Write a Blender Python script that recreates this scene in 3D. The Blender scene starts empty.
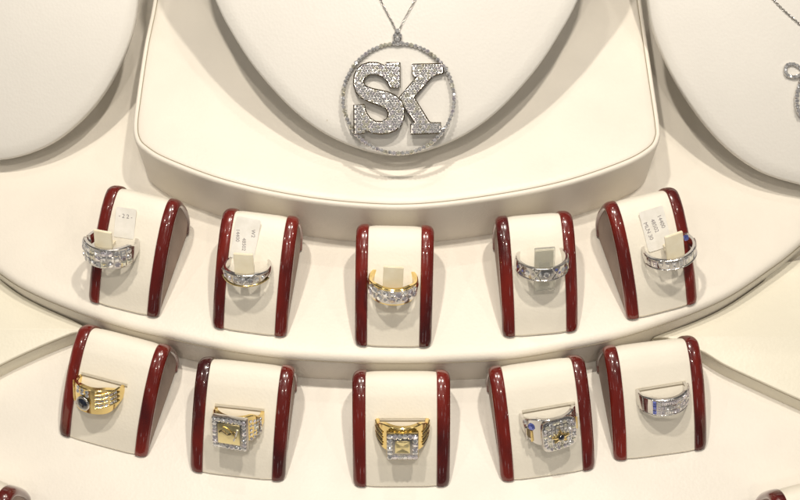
import bpy, bmesh, math, random
from mathutils import Vector, Matrix
random.seed(7)
scene = bpy.context.scene
COL = scene.collection
CM = 0.01
R = math.radians

# ------------------------------------------------------------------ camera, world, lamps, exposure
PHI = R(62.15); FPX = 1200.0; DIST = 0.69444
FW = Vector((0, math.cos(PHI), -math.sin(PHI))); RT = Vector((1, 0, 0)); UP = RT.cross(FW)
CAMP = -FW * DIST
cam_data = bpy.data.cameras.new('camera'); cam = bpy.data.objects.new('camera', cam_data); COL.objects.link(cam)
cam.matrix_world = Matrix((( RT.x, UP.x, -FW.x, CAMP.x), (RT.y, UP.y, -FW.y, CAMP.y), (RT.z, UP.z, -FW.z, CAMP.z), (0, 0, 0, 1)))
cam_data.sensor_width = 36; cam_data.lens = 36 * FPX / 800; cam_data.clip_start = 0.01; cam_data.clip_end = 50
scene.camera = cam

world = bpy.data.worlds.new('World'); scene.world = world; world.use_nodes = True
wn = world.node_tree; wn.nodes.clear()
wo = wn.nodes.new('ShaderNodeOutputWorld'); wb = wn.nodes.new('ShaderNodeBackground')
tc = wn.nodes.new('ShaderNodeTexCoord'); vo = wn.nodes.new('ShaderNodeTexVoronoi'); vo.inputs['Scale'].default_value = 6.0
rp = wn.nodes.new('ShaderNodeValToRGB')
rp.color_ramp.elements[0].position = 0.15; rp.color_ramp.elements[0].color = (7.0, 6.8, 6.6, 1)  # made-up bright spots, added for gems and metal to reflect
rp.color_ramp.elements[1].position = 0.20; rp.color_ramp.elements[1].color = (0.30, 0.287, 0.275, 1)
wn.links.new(tc.outputs['Generated'], vo.inputs['Vector']); wn.links.new(vo.outputs['Distance'], rp.inputs['Fac'])
wn.links.new(rp.outputs['Color'], wb.inputs['Color']); wn.links.new(wb.outputs['Background'], wo.inputs['Surface'])
wb.inputs['Strength'].default_value = 0.34

def lamp(loc, power, size, color=(1.0, 0.915, 0.80), target=(0, -3, 0)):
    d = bpy.data.lights.new('key_and_fill_lamp', 'AREA'); d.shape = 'DISK'; d.size = size * CM; d.energy = power; d.color = color
    o = bpy.data.objects.new('key_and_fill_lamp', d); COL.objects.link(o)
    o.location = Vector(loc) * CM
    o.rotation_euler = (Vector(target) * CM - o.location).to_track_quat('-Z', 'Y').to_euler()
    return o
lamp((-15, 7, 92), 3.15, 3.0)
lamp((16, 7, 92), 3.15, 3.0)
lamp((0, -24, 95), 1.1, 2.6)
lamp((-20, -46, 84), .45, 2.4)  # unseen front lamp, added so camera-facing gem facets sparkle
lamp((20, -48, 84), .45, 2.4)  # its added counterpart on the right, also for gem sparkle
lamp((-50, -20, 85), .45, 2.4)
lamp((50, -20, 85), .45, 2.4)
lamp((4, 34, 88), .5, 2.4)
scene.view_settings.view_transform = 'Standard'; scene.view_settings.look = 'None'
scene.view_settings.exposure = 0.07; scene.view_settings.gamma = 1

# ------------------------------------------------------------------ helpers
def link_obj(name, me, mats, parent=None, smooth=None):
    o = bpy.data.objects.new(name, me); COL.objects.link(o)
    for m in (mats if isinstance(mats, (list, tuple)) else [mats]):
        if m and m.name not in [x.name for x in me.materials if x]: me.materials.append(m)
    if parent is not None: o.parent = parent
    return o
def from_bm(name, bm, mats, parent=None, smooth=False, auto=None):
    me = bpy.data.meshes.new(name); bmesh.ops.recalc_face_normals(bm, faces=bm.faces[:]); bm.to_mesh(me); bm.free()
    if smooth:
        me.polygons.foreach_set('use_smooth', [True] * len(me.polygons))
        if auto: me.set_sharp_from_angle(angle=R(auto))
    return link_obj(name, me, mats, parent)
def tag(o, label=None, cat=None, group=None, kind=None):
    if label: o['label'] = label
    if cat: o['category'] = cat
    if group: o['group'] = group
    if kind: o['kind'] = kind
    return o
def empty(name, loc, rotm=None):
    o = bpy.data.objects.new(name, None); COL.objects.link(o); o.empty_display_size = 0.01
    M = Matrix.Translation(loc)
    if rotm is not None: M = M @ rotm.to_4x4()
    o.matrix_world = M
    return o
def ray(u, v): return (FW * FPX + RT * (u - 400) + UP * (250 - v)).normalized()
def on_plane(u, v, p0, n):
    d = ray(u, v); return CAMP + d * ((p0 - CAMP).dot(n) / d.dot(n))
def on_z(u, v, zcm): return on_plane(u, v, Vector((0, 0, zcm * CM)), Vector((0, 0, 1)))
def project(P):
    q = P - CAMP; z = q.dot(FW); return (400 + FPX * q.dot(RT) / z, 250 - FPX * q.dot(UP) / z, z)
def catmull(pts, n=8, closed=True):
    out = []; N = len(pts)
    rng = range(N) if closed else range(N - 1)
    for i in rng:
        g = (lambda k: pts[k % N]) if closed else (lambda k: pts[min(max(k, 0), N - 1)])
        p0, p1, p2, p3 = g(i - 1), g(i), g(i + 1), g(i + 2)
        for k in range(n):
            t = k / n
            out.append(0.5 * ((2 * p1) + (-p0 + p2) * t + (2 * p0 - 5 * p1 + 4 * p2 - p3) * t * t + (-p0 + 3 * p1 - 3 * p2 + p3) * t ** 3))
    if not closed: out.append(pts[-1])
    return out
def resample(pts, n):
    L = [0]
    for i in range(len(pts)): L.append(L[-1] + (pts[(i + 1) % len(pts)] - pts[i]).length)
    out = []; j = 0
    for k in range(n):
        s = L[-1] * k / n
        while L[j + 1] < s: j += 1
        t = (s - L[j]) / max(L[j + 1] - L[j], 1e-12)
        out.append(pts[j].lerp(pts[(j + 1) % len(pts)], t))
    return out

# ------------------------------------------------------------------ materials
def mat(name, color, rough=0.5, metal=0.0, **kw):
    m = bpy.data.materials.new(name); m.use_nodes = True
    b = m.node_tree.nodes['Principled BSDF']
    b.inputs['Base Color'].default_value = (*color, 1); b.inputs['Roughness'].default_value = rough; b.inputs['Metallic'].default_value = metal
    for k, v in kw.items(): b.inputs[k.replace('_', ' ')].default_value = v
    return m
def noise_col(m, c1, c2, scale, detail=4, p0=0.35, p1=0.65, stretch=None, distortion=0.0):
    nt = m.node_tree; b = nt.nodes['Principled BSDF']
    t = nt.nodes.new('ShaderNodeTexCoord'); mp = nt.nodes.new('ShaderNodeMapping'); n = nt.nodes.new('ShaderNodeTexNoise'); r = nt.nodes.new('ShaderNodeValToRGB')
    if stretch: mp.inputs['Scale'].default_value = stretch
    n.inputs['Scale'].default_value = scale; n.inputs['Detail'].default_value = detail; n.inputs['Distortion'].default_value = distortion
    r.color_ramp.elements[0].position = p0; r.color_ramp.elements[0].color = (*c1, 1)
    r.color_ramp.elements[1].position = p1; r.color_ramp.elements[1].color = (*c2, 1)
    L = nt.links
    oi = nt.nodes.new('ShaderNodeObjectInfo'); sc_ = nt.nodes.new('ShaderNodeMath'); sc_.operation = 'MULTIPLY'; sc_.inputs[1].default_value = 3.7
    L.new(oi.outputs['Random'], sc_.inputs[0]); L.new(sc_.outputs[0], mp.inputs['Location'])
    L.new(t.outputs['Object'], mp.inputs['Vector']); L.new(mp.outputs['Vector'], n.inputs['Vector']); L.new(n.outputs['Fac'], r.inputs['Fac']); L.new(r.outputs['Color'], b.inputs['Base Color'])
    return m
def bump(m, scale, dist, strength=0.5, voronoi=False, detail=4):
    nt = m.node_tree; b = nt.nodes['Principled BSDF']
    t = nt.nodes.new('ShaderNodeTexCoord'); n = nt.nodes.new('ShaderNodeTexVoronoi' if voronoi else 'ShaderNodeTexNoise'); bp = nt.nodes.new('ShaderNodeBump')
    n.inputs['Scale'].default_value = scale
    if not voronoi: n.inputs['Detail'].default_value = detail
    bp.inputs['Strength'].default_value = strength; bp.inputs['Distance'].default_value = dist
    nt.links.new(t.outputs['Object'], n.inputs['Vector']); nt.links.new(n.outputs['Distance' if voronoi else 'Fac'], bp.inputs['Height'])
    prev = b.inputs['Normal'].links[0].from_socket if b.inputs['Normal'].links else None
    if prev: nt.links.new(prev, bp.inputs['Normal'])
    nt.links.new(bp.outputs['Normal'], b.inputs['Normal'])
    return m
def leather(name, c, rough=0.45, var=0.04):
    m = mat(name, c, rough); noise_col(m, tuple(x * (1 - var) for x in c), tuple(min(1, x * (1 + var)) for x in c), 18, 5)
    # sparse specks of dust and small stains, and patches worn slightly shinier
    nt = m.node_tree; b = nt.nodes['Principled BSDF']; base = b.inputs['Base Color'].links[0].from_socket
    t = nt.nodes.new('ShaderNodeTexCoord'); v = nt.nodes.new('ShaderNodeTexVoronoi'); v.inputs['Scale'].default_value = 26
    r = nt.nodes.new('ShaderNodeValToRGB'); r.color_ramp.elements[0].position = .010; r.color_ramp.elements[0].color = (.55, .45, .32, 1); r.color_ramp.elements[1].position = .016; r.color_ramp.elements[1].color = (1, 1, 1, 1)
    mx = nt.nodes.new('ShaderNodeMix'); mx.data_type = 'RGBA'; mx.blend_type = 'MULTIPLY'; mx.inputs['Factor'].default_value = .4
    nt.links.new(t.outputs['Object'], v.inputs['Vector']); nt.links.new(v.outputs['Distance'], r.inputs['Fac']); nt.links.new(base, mx.inputs[6]); nt.links.new(r.outputs['Color'], mx.inputs[7]); nt.links.new(mx.outputs[2], b.inputs['Base Color'])
    n2 = nt.nodes.new('ShaderNodeTexNoise'); n2.inputs['Scale'].default_value = 30; mr = nt.nodes.new('ShaderNodeMapRange'); mr.inputs['To Min'].default_value = rough - .10; mr.inputs['To Max'].default_value = rough + .12
    nt.links.new(t.outputs['Object'], n2.inputs['Vector']); nt.links.new(n2.outputs['Fac'], mr.inputs['Value']); nt.links.new(mr.outputs[0], b.inputs['Roughness'])
    bump(m, 620, 0.00015, 0.4, voronoi=True); bump(m, 14, 0.0012, 0.25, detail=2)
    return m
M_TIER = leather('cream_leatherette', (0.81, 0.762, 0.675), 0.42)
M_FLOOR = leather('cream_floor_leatherette', (0.81, 0.77, 0.695), 0.45)
M_SIDE = leather('yellowish_leatherette', (0.82, 0.78, 0.65), 0.42)
M_BUST = leather('ivory_bust_leatherette', (0.71, 0.69, 0.645), 0.5, 0.02)
M_BAND = leather('white_cushion_leatherette', (0.84, 0.795, 0.69), 0.5, 0.03)
M_TAUPE = mat('taupe_suede', (0.30, 0.235, 0.20), 0.6); noise_col(M_TAUPE, (0.27, 0.19, 0.155), (0.37, 0.28, 0.235), 60, 5, stretch=(1, 1, .3)); bump(M_TAUPE, 500, 0.0002, 0.5)
M_RED = mat('red_lacquered_wood', (0.2, 0.01, 0.01), 0.22, Coat_Weight=1.0, Coat_Roughness=0.04)
noise_col(M_RED, (0.045, 0.003, 0.003), (0.19, 0.012, 0.005), 34, 5, 0.34, 0.66, stretch=(1, .5, .5), distortion=.8); bump(M_RED, 110, 0.0005, 0.45, detail=3)
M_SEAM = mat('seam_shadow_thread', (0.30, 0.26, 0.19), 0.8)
M_GOLD = mat('yellow_gold', (0.86, 0.67, 0.30), 0.15, 1.0); bump(M_GOLD, 350, 0.0001, 0.3)
M_PALEGOLD = mat('pale_gold_plate', (0.92, 0.80, 0.45), 0.28, 1.0); bump(M_PALEGOLD, 500, 0.0002, 0.5)
M_SILVER = mat('white_gold', (0.70, 0.68, 0.66), 0.16, 1.0); bump(M_SILVER, 350, 0.0001, 0.3)
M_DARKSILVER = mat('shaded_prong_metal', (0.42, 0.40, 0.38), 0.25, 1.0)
M_BRONZE = mat('antique_gold_rim', (0.22, 0.18, 0.12), 0.35, 1.0)
def gem_mat(name, c, rough=0.02, var=0.25):  # sparkle and fire painted in as random base colour per facet
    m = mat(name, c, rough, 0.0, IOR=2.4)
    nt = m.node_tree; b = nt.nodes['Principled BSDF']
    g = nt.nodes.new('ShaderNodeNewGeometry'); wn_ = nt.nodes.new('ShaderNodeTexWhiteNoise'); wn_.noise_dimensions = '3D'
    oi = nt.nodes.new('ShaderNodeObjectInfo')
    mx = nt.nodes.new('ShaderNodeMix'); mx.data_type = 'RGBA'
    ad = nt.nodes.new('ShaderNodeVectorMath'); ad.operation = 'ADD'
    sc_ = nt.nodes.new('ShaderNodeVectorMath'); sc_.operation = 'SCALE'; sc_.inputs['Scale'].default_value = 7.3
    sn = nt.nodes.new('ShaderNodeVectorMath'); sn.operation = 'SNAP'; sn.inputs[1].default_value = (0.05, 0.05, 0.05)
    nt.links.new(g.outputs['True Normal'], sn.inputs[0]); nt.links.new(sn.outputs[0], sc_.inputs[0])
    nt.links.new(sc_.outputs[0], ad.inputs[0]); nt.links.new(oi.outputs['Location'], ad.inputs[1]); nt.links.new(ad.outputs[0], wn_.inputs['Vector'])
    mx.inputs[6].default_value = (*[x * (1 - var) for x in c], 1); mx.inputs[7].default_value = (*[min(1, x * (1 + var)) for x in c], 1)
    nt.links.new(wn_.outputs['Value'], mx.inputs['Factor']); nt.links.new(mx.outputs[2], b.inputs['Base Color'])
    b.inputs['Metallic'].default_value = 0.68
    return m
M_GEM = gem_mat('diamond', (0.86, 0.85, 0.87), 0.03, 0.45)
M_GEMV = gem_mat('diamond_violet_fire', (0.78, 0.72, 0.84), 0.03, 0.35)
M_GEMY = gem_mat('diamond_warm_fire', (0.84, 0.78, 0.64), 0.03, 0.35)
M_SAPH = mat('sapphire', (0.003, 0.006, 0.018), 0.08, 0.0, IOR=1.9, Coat_Weight=1.0)
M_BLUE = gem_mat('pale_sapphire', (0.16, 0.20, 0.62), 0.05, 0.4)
M_RUBY = mat('dark_red_enamel', (0.09, 0.004, 0.006), 0.12, 0.0, Coat_Weight=1.0)
M_WHITE = mat('white_enamel', (0.85, 0.80, 0.70), 0.15)
M_PAPER = mat('tag_paper', (0.80, 0.78, 0.72), 0.6); noise_col(M_PAPER, (0.76, 0.74, 0.68), (0.84, 0.82, 0.77), 200)
M_INK = mat('tag_ink', (0.24, 0.22, 0.23), 0.7)
M_TAB = mat('cream_plastic_tab', (0.88, 0.80, 0.60), 0.3, Subsurface_Weight=0.0, Coat_Weight=0.4); noise_col(M_TAB, (0.84, 0.76, 0.56), (0.92, 0.86, 0.68), 120)
M_CLEAR = mat('clear_plastic_tab', (0.92, 0.92, 0.86), 0.08, IOR=1.45, Transmission_Weight=0.75)

# ------------------------------------------------------------------ base, tiers
H2, H1, H3 = 3.0, 1.3, 7.0
bm = bmesh.new()
N = 40
gv = [[bm.verts.new((-1.2 + 2.4 * i / N, -1.0 + 2.2 * j / N, 0)) for j in range(N + 1)] for i in range(N + 1)]
for i in range(N):
    for j in range(N): bm.faces.new((gv[i][j], gv[i + 1][j], gv[i + 1][j + 1], gv[i][j + 1]))
tag(from_bm('display_floor', bm, M_FLOOR, smooth=True), 'cream leatherette floor of the display case under the lower row', 'display floor', kind='structure')

def tier(name, px, ztop, zbot, prof, matl, n=360, seam=True, corner=10):
    pts = [on_z(u, v, ztop) for u, v in px]
    pts = resample(catmull(pts, corner), n)
    A = sum(pts[i].x * pts[(i + 1) % n].y - pts[(i + 1) % n].x * pts[i].y for i in range(n))
    if A < 0: pts.reverse()
    nr = []
    for i in range(n):
        t = pts[(i + 1) % n] - pts[i - 1]; nr.append(Vector((-t.y, t.x, 0)).normalized())
    for _ in range(2):
        nr = [(nr[i - 1] + nr[i] * 2 + nr[(i + 1) % n]).normalized() for i in range(n)]
    bm = bmesh.new(); rings = []
    for ins, z in prof:
        rings.append([bm.verts.new((pts[i].x + nr[i].x * ins * CM, pts[i].y + nr[i].y * ins * CM, z * CM)) for i in range(n)])
    for a, b in zip(rings, rings[1:]):
        for i in range(n): bm.faces.new((a[i], a[(i + 1) % n], b[(i + 1) % n], b[i]))
    
    from mathutils.geometry import tessellate_polygon
    for tri in tessellate_polygon([[Vector((v.co.x, v.co.y, 0)) for v in rings[-1]]]): bm.faces.new([rings[-1][k] for k in tri])
    o = from_bm(name, bm, matl, smooth=True, auto=50)
    if seam:
        ins, z = seam
        path = [Vector((pts[i].x + nr[i].x * ins * CM, pts[i].y + nr[i].y * ins * CM, z * CM)) for i in range(n)]
        s = tube_obj('seam', path, 0.03 * CM, M_SEAM, o, closed=True, k=5)
    return o

def tube_bm(bm, path, r, k=6, closed=False, flat=1.0):
    rings = []; n = len(path)
    prev = None
    for i, p in enumerate(path):
        if closed: t = path[(i + 1) % n] - path[i - 1]
        else: t = path[min(i + 1, n - 1)] - path[max(i - 1, 0)]
        t = t.normalized()
        a = prev if prev is not None else (Vector((0, 0, 1)) if abs(t.z) < .9 else Vector((1, 0, 0)))
        a = (a - t * a.dot(t)).normalized(); prev = a; b = t.cross(a)
        rr = r(i / max(n - 1, 1)) if callable(r) else r
        rings.append([bm.verts.new(p + a * math.cos(2 * math.pi * q / k) * rr + b * math.sin(2 * math.pi * q / k) * rr * flat) for q in range(k)])
    for i in range(n if closed else n - 1):
        A, B = rings[i], rings[(i + 1) % n]
        for q in range(k): bm.faces.new((A[q], A[(q + 1) % k], B[(q + 1) % k], B[q]))
    if not closed: bm.faces.new(rings[0][::-1]); bm.faces.new(rings[-1])
def tube_obj(name, path, r, m, parent=None, closed=False, k=6):
    bm = bmesh.new(); tube_bm(bm, path, r, k, closed); return from_bm(name, bm, m, parent, smooth=True, auto=60)

edge2 = [(-150, 150), (-60, 225), (0, 272), (32, 291), (83, 312), (130, 327), (170, 336), (194, 341.5), (240, 350), (289, 356), (350, 359.5), (400, 360.5), (450, 359.5), (511, 356), (560, 348), (610, 338), (660, 323), (705, 306), (737, 290), (772, 266), (798, 246), (860, 190), (950, 100)]
tier2 = tier('middle_tier', edge2 + [(950, -100), (850, -200), (400, -230), (-50, -200), (-150, -100)], H2, 0,
     [(0.02, 0.002), (0, H2 - .5), (.03, H2 - .25), (.12, H2 - .1), (.25, H2 - .03), (.42, H2), (.9, H2 + .01), (1.5, H2 + .015)], M_TIER, seam=(-.005, H2 - .42))
tag(tier2, 'wide cream middle tier with a curved front edge carrying the five upper ring stands', 'display tier')
E3 = [(168, -120), (160, -60), (152.5, 0), (143.5, 45), (136, 95), (132.5, 125), (135, 140), (143, 149), (162, 160.5), (208, 178.5), (250, 190), (299, 199.6), (347, 205.5), (400, 208), (452, 204.5), (522, 194), (575, 182), (627, 164), (652, 150), (660, 138), (660, 122), (652, 68), (642, 0), (634, -60), (625, -120)]
tier3 = tier('upper_tier', E3 + [(560, -180), (400, -190), (230, -180)], H3, H2,
     [(0.0, H2 + .006), (0, H3 - .26), (.02, H3 - .12), (.08, H3 - .03), (.16, H3 - .01), (.22, H3 - .03), (.27, H3 - .09), (.31, H3 - .045), (.42, H3 - .0), (.7, H3 + .03), (1.4, H3 + .05)], M_TIER, n=480, seam=(.275, H3 - .075), corner=8)
tag(tier3, 'raised cream upper tier with rounded corners and a rolled edge under the centre bust', 'display tier')
def side_tier(px, label):
    o = tier('side_tier', px, H1, 0, [(0, .002), (0, H1 - .12), (.01, H1 - .05), (.04, H1 - .01), (.07, H1)], M_SIDE, n=400, seam=(-.005, H1 - .16), corner=6)
    return tag(o, label, 'display tier')
# inner borders butt against the middle tier's wall: unproject its top edge at H2, drop to H1
def under(u, v):
    p = on_z(u, v, H2); p = Vector((p.x, p.y, H1 * CM)); q = project(p); return (q[0], q[1] + 1.0)
e_l = [under(u, v) for u, v in reversed(edge2[1:6])]
side_tier([(-60, 401), (-30, 382), (0, 364.5), (35, 348), (69, 334), (86, 327.5)] + e_l[2:] + [(-120, 260), (-140, 330)], 'low cream side tier with a yellowish top at the left edge of the photo')
e_r = [under(u, v) for u, v in edge2[16:21]]
side_tier([(668, 338), (702, 351), (724, 364), (756, 379), (800, 399), (840, 416), (880, 430), (980, 420), (980, 250)] + list(reversed(e_r)), 'low cream side tier with a pale top at the right edge of the photo')

# ------------------------------------------------------------------ ring stands
PROF = [(0, 0), (.0, .05), (.045, .13), (.2, .40), (.44, .72), (.62, .90), (.71, .965), (.80, 1), (.87, .985), (.93, .89), (.97, .72), (1, .45), (1, .23), (.975, .10), (.93, 0)]
def prof_curve(L, H):
    pts = [Vector((a * L, b * H, 0)) for a, b in PROF[1:-1]]
    c = catmull(pts, 6, closed=False)
    return [Vector((c[0].x, 0, 0))] + c + [Vector((PROF[-1][0] * L, 0, 0))]
class StandShape:
    def __init__(s, W, L, H):
        s.W, s.L, s.H = W, L, H; s.c = prof_curve(L, H); n = len(s.c); s.nr = []
        for i in range(n):
            t = (s.c[min(i + 1, n - 1)] - s.c[max(i - 1, 0)]).normalized(); s.nr.append(Vector((-t.y, t.x, 0)))
        s.nr[0] = Vector((-1, 0, 0)); s.nr[-1] = s.nr[-2]
    def pt(s, i, inset):
        p = s.c[i] - s.nr[i] * inset; return (p.x, max(p.y, 0))
SH = [StandShape(4.06, 5.98, 3.88), StandShape(5.08, 5.80, 3.52)]
MESH = {}
def backf(s, i): return max(0, (i / (len(s.c) - 1) - .55) / .45) ** 1.2
def stand_meshes(k):
    if k in MESH: return MESH[k]
    s = SH[k]; W = s.W; n = len(s.c); rw = .66 if k == 0 else .70; out = {}
    # band: cushion between the rails
    def strip(x0, x1, insets_fn, name, matl, closed_under=1.2, nx=9):
        bm = bmesh.new(); rows = []
        for i in range(n):
            row = []
            for j in range(nx):
                u = j / (nx - 1); x = x0 + (x1 - x0) * u
                a, b = s.pt(i, insets_fn(u, i)); row.append(bm.verts.new((x * (1 - 0.28 / W * backf(s, i)) * CM, a * CM, b * CM)))
            rows.append(row)
        for i in range(n - 1):
            for j in range(nx - 1): bm.faces.new((rows[i][j], rows[i][j + 1], rows[i + 1][j + 1], rows[i + 1][j]))
        me = bpy.data.meshes.new(name); bmesh.ops.recalc_face_normals(bm, faces=bm.faces[:]); 
        for side in (0, nx - 1):   # close the sides
            loop = [rows[i][side] for i in range(n)]; 
            bm.faces.new(loop)
        bmesh.ops.recalc_face_normals(bm, faces=bm.faces[:])
        bm.to_mesh(me); bm.free(); me.polygons.foreach_set('use_smooth', [True] * len(me.polygons)); me.set_sharp_from_angle(angle=R(45)); me.materials.append(matl)
        return me
    out['cushion'] = strip(-W / 2 + rw - .03, W / 2 - rw + .03, lambda u, i: .075 + .05 * (2 * abs(u - .5)) ** 6, 'cushion', M_BAND)
    out['body'] = strip(-W / 2 + .10, W / 2 - .10, lambda u, i: .30, 'body', M_TAUPE, nx=3)
    # rails: swept section, (lateral from the inner edge outwards, inset)
    def rail(sgn):
        bm = bmesh.new(); rings = []
        for i in range(n):
            f = i / (n - 1); pass
            th = .44
            sec = []
            xi = W / 2 - rw; xo = W / 2
            shape = [(0, th), (0, .06), (.03, .02), (.09, .0), (rw * .40, .0)]
            for q in range(1, 8):
                a = math.pi / 2 * q / 7
                shape.append((rw * .40 + (rw * .60) * math.sin(a), .28 * (1 - math.cos(a))))
            shape += [(rw - .02, .36), (rw - .12, th)]
            # pinch towards the foot at the very front (rounded toe)
            toe = max(0, 1 - s.c[i].y / .5) if f < .5 else 0
            for x, ins in shape:
                xx = x * (1 - .22 * toe ** 2) - .14 * backf(s, i); a, b = s.pt(i, ins + .10 * toe ** 2)
                sec.append(bm.verts.new((sgn * (xi + xx) * CM, a * CM, b * CM)))
            rings.append(sec)
        k_ = len(rings[0])
        for a, b in zip(rings, rings[1:]):
            for q in range(k_): bm.faces.new((a[q], a[(q + 1) % k_], b[(q + 1) % k_], b[q]))
        bm.faces.new(rings[0]); bm.faces.new(rings[-1])
        bmesh.ops.remove_doubles(bm, verts=bm.verts[:], dist=1e-6)
        bmesh.ops.recalc_face_normals(bm, faces=bm.faces[:])
        me = bpy.data.meshes.new('rail'); bm.to_mesh(me); bm.free(); me.polygons.foreach_set('use_smooth', [True] * len(me.polygons)); me.set_sharp_from_angle(angle=R(60)); me.materials.append(M_RED); return me
    out['rail'] = (rail(-1), rail(1))
    MESH[k] = out; return out

POS = [(-14.845, -5.333, 14.82), (-8.007, -6.669, 8.3), (-.368, -7.473, 1.31), (7.45, -6.772, -5.2), (14.082, -5.455, -15.4),
       (-15.863, -11.911, 15.4), (-8.57, -13.579, 6.5), (.074, -14.121, -.15), (7.82, -13.53, -8.2), (13.829, -12.408, -7.6)]
LAB = ['leftmost upper ring stand, wide pavé diamond ring and brown side showing',
       'upper ring stand second from left, holding a slim diamond ring with a hanging white tag',
       'middle upper ring stand holding a yellow gold diamond band on a cream tab',
       'upper ring stand second from right, holding a white gold band with cross patterns',
       'rightmost upper ring stand, tilted left, holding a baguette diamond band and printed tag',
       'leftmost lower ring stand holding a gold ring with a dark blue stone',
       'lower ring stand second from left, holding a ring with a square gold plate in diamonds',
       'middle lower ring stand holding a gold ring with a square diamond frame',
       'lower ring stand second from right, holding a white gold emblem ring',
       'wide lower ring stand at right holding a ring with red and blue bars']
GU, GL = 'small ring stands with red rails on the middle tier', 'wide ring stands with red rails on the lowest level'
stands = []
def make_stand(k, x, y, th, z0, label, group):
    me = stand_meshes(k)
    e = empty('ring_stand', Vector((x, y, z0)) * CM, Matrix.Rotation(R(-th), 3, 'Z'))
    tag(e, label, 'ring stand', group)
    link_obj('body', me['body'], M_TAUPE, e); link_obj('cushion', me['cushion'], M_BAND, e)
    for r_ in me['rail']: link_obj('rail', r_, M_RED, e)
    e['k'] = k
    return e
for i, (x, y, th) in enumerate(POS):
    k = 0 if i < 5 else 1
    stands.append(make_stand(k, x, y, th, H2 + .05 if k == 0 else 0.01, LAB[i], GU if k == 0 else GL))
# two more stands cut off by the frame
pl = on_z(-63, 587, 0); make_stand(1, pl.x / CM, pl.y / CM, 22, 0.01, 'ring stand cut off by the lower left corner, only its brown side in view', GL)
pr = on_z(838, 601, 0); make_stand(1, pr.x / CM, pr.y / CM, -14, 0.01, 'ring stand cut off by the lower right corner, only its red shoulder in view', GL)

def on_stand(i, u, v):
    """surface point, upslope tangent and outward normal where the pixel's ray meets the cushion"""
    k = 0 if i < 5 else 1; s = SH[k]; M = stands[i].matrix_world; best = None
    for j in range(2, len(s.c) - 8):
        for f in (0, .25, .5, .75):
            c = s.c[j].lerp(s.c[j + 1], f)
            for xx in range(-45, 46, 2):
                P = M @ (Vector((xx / 90 * s.W, c.x - s.nr[j].x * .08, c.y - s.nr[j].y * .08)) * CM); q = project(P)
                d = (q[0] - u) ** 2 + (q[1] - v) ** 2
                if best is None or d < best[0]: best = (d, P, j)
    d, P, j = best
    nr = (s.nr[j]); t = Vector((nr.y, -nr.x, 0))
    n3 = M.to_3x3() @ Vector((0, nr.x, nr.y)); t3 = M.to_3x3() @ Vector((0, t.x, t.y))
    if t3.z < 0: t3 = -t3
    return P, t3, n3

# ------------------------------------------------------------------ gems
def gem_mesh(name, shape, mats):
    """unit gem (width 1), table facing +Z"""
    bm = bmesh.new()
    if shape == 'round': nn, base = 8, [(math.cos(2 * math.pi * (q + .5) / 8), math.sin(2 * math.pi * (q + .5) / 8)) for q in range(8)]
    elif shape == 'square': base = [(1, 1), (-1, 1), (-1, -1), (1, -1)]; base = [(a * .96, b * .96) for a, b in base]
    elif shape == 'oct': base = [(1, .62), (.62, 1), (-.62, 1), (-1, .62), (-1, -.62), (-.62, -1), (.62, -1), (1, -.62)]
    nb = len(base)
    if shape == 'round':
        g = [bm.verts.new((a * .5, b * .5, 0)) for a, b in base]
        g2 = [bm.verts.new((math.cos(2 * math.pi * q / 8) * .41, math.sin(2 * math.pi * q / 8) * .41, .10)) for q in range(8)]
        t = [bm.verts.new((a * .27, b * .27, .18)) for a, b in base]
        for q in range(8):
            q1 = (q + 1) % 8
            bm.faces.new((g[q], g[q1], g2[q1])); bm.faces.new((g2[q], g[q], g2[q1])) if False else None
            bm.faces.new((g[q], g2[q1], t[q])); bm.faces.new((t[q], g2[q1], t[q1])); bm.faces.new((g[q1], t[q1], g2[q1]))
        bm.faces.new(t)
    else:
        g = [bm.verts.new((a * .5, b * .5, 0)) for a, b in base]
        m_ = [bm.verts.new((a * .41, b * .41, .10)) for a, b in base]
        t = [bm.verts.new((a * .27, b * .27, .16)) for a, b in base]
        for q in range(nb):
            q1 = (q + 1) % nb
            bm.faces.new((g[q], g[q1], m_[q1], m_[q])); bm.faces.new((m_[q], m_[q1], t[q1], t[q]))
        # crossing star facets on the table
        c = bm.verts.new((0, 0, .10))
        for q in range(nb): bm.faces.new((t[q], t[(q + 1) % nb], c))
    low = [bm.verts.new((v.co.x, v.co.y, -.12)) for v in g]
    for q in range(len(g)): bm.faces.new((g[q], low[q], low[(q + 1) % len(g)], g[(q + 1) % len(g)]))
    bmesh.ops.remove_doubles(bm, verts=bm.verts[:], dist=1e-7)
    bmesh.ops.recalc_face_normals(bm, faces=bm.faces[:])
    me = bpy.data.meshes.new(name); bm.to_mesh(me); bm.free(); me.materials.append(mats); return me
GEMS = {}
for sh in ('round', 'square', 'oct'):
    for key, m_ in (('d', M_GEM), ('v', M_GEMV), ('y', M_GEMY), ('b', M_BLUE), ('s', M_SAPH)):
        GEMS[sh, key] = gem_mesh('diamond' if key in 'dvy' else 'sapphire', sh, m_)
def frame(P, n, up, jitter=0):
    n = n.normalized(); x = up.cross(n).normalized(); y = n.cross(x)
    M = Matrix((x, y, n)).transposed()
    if jitter:
        M = M @ Matrix.Rotation(random.uniform(-1, 1) * R(jitter), 3, 'X') @ Matrix.Rotation(random.uniform(-1, 1) * R(jitter), 3, 'Y')
    return M, P
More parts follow.
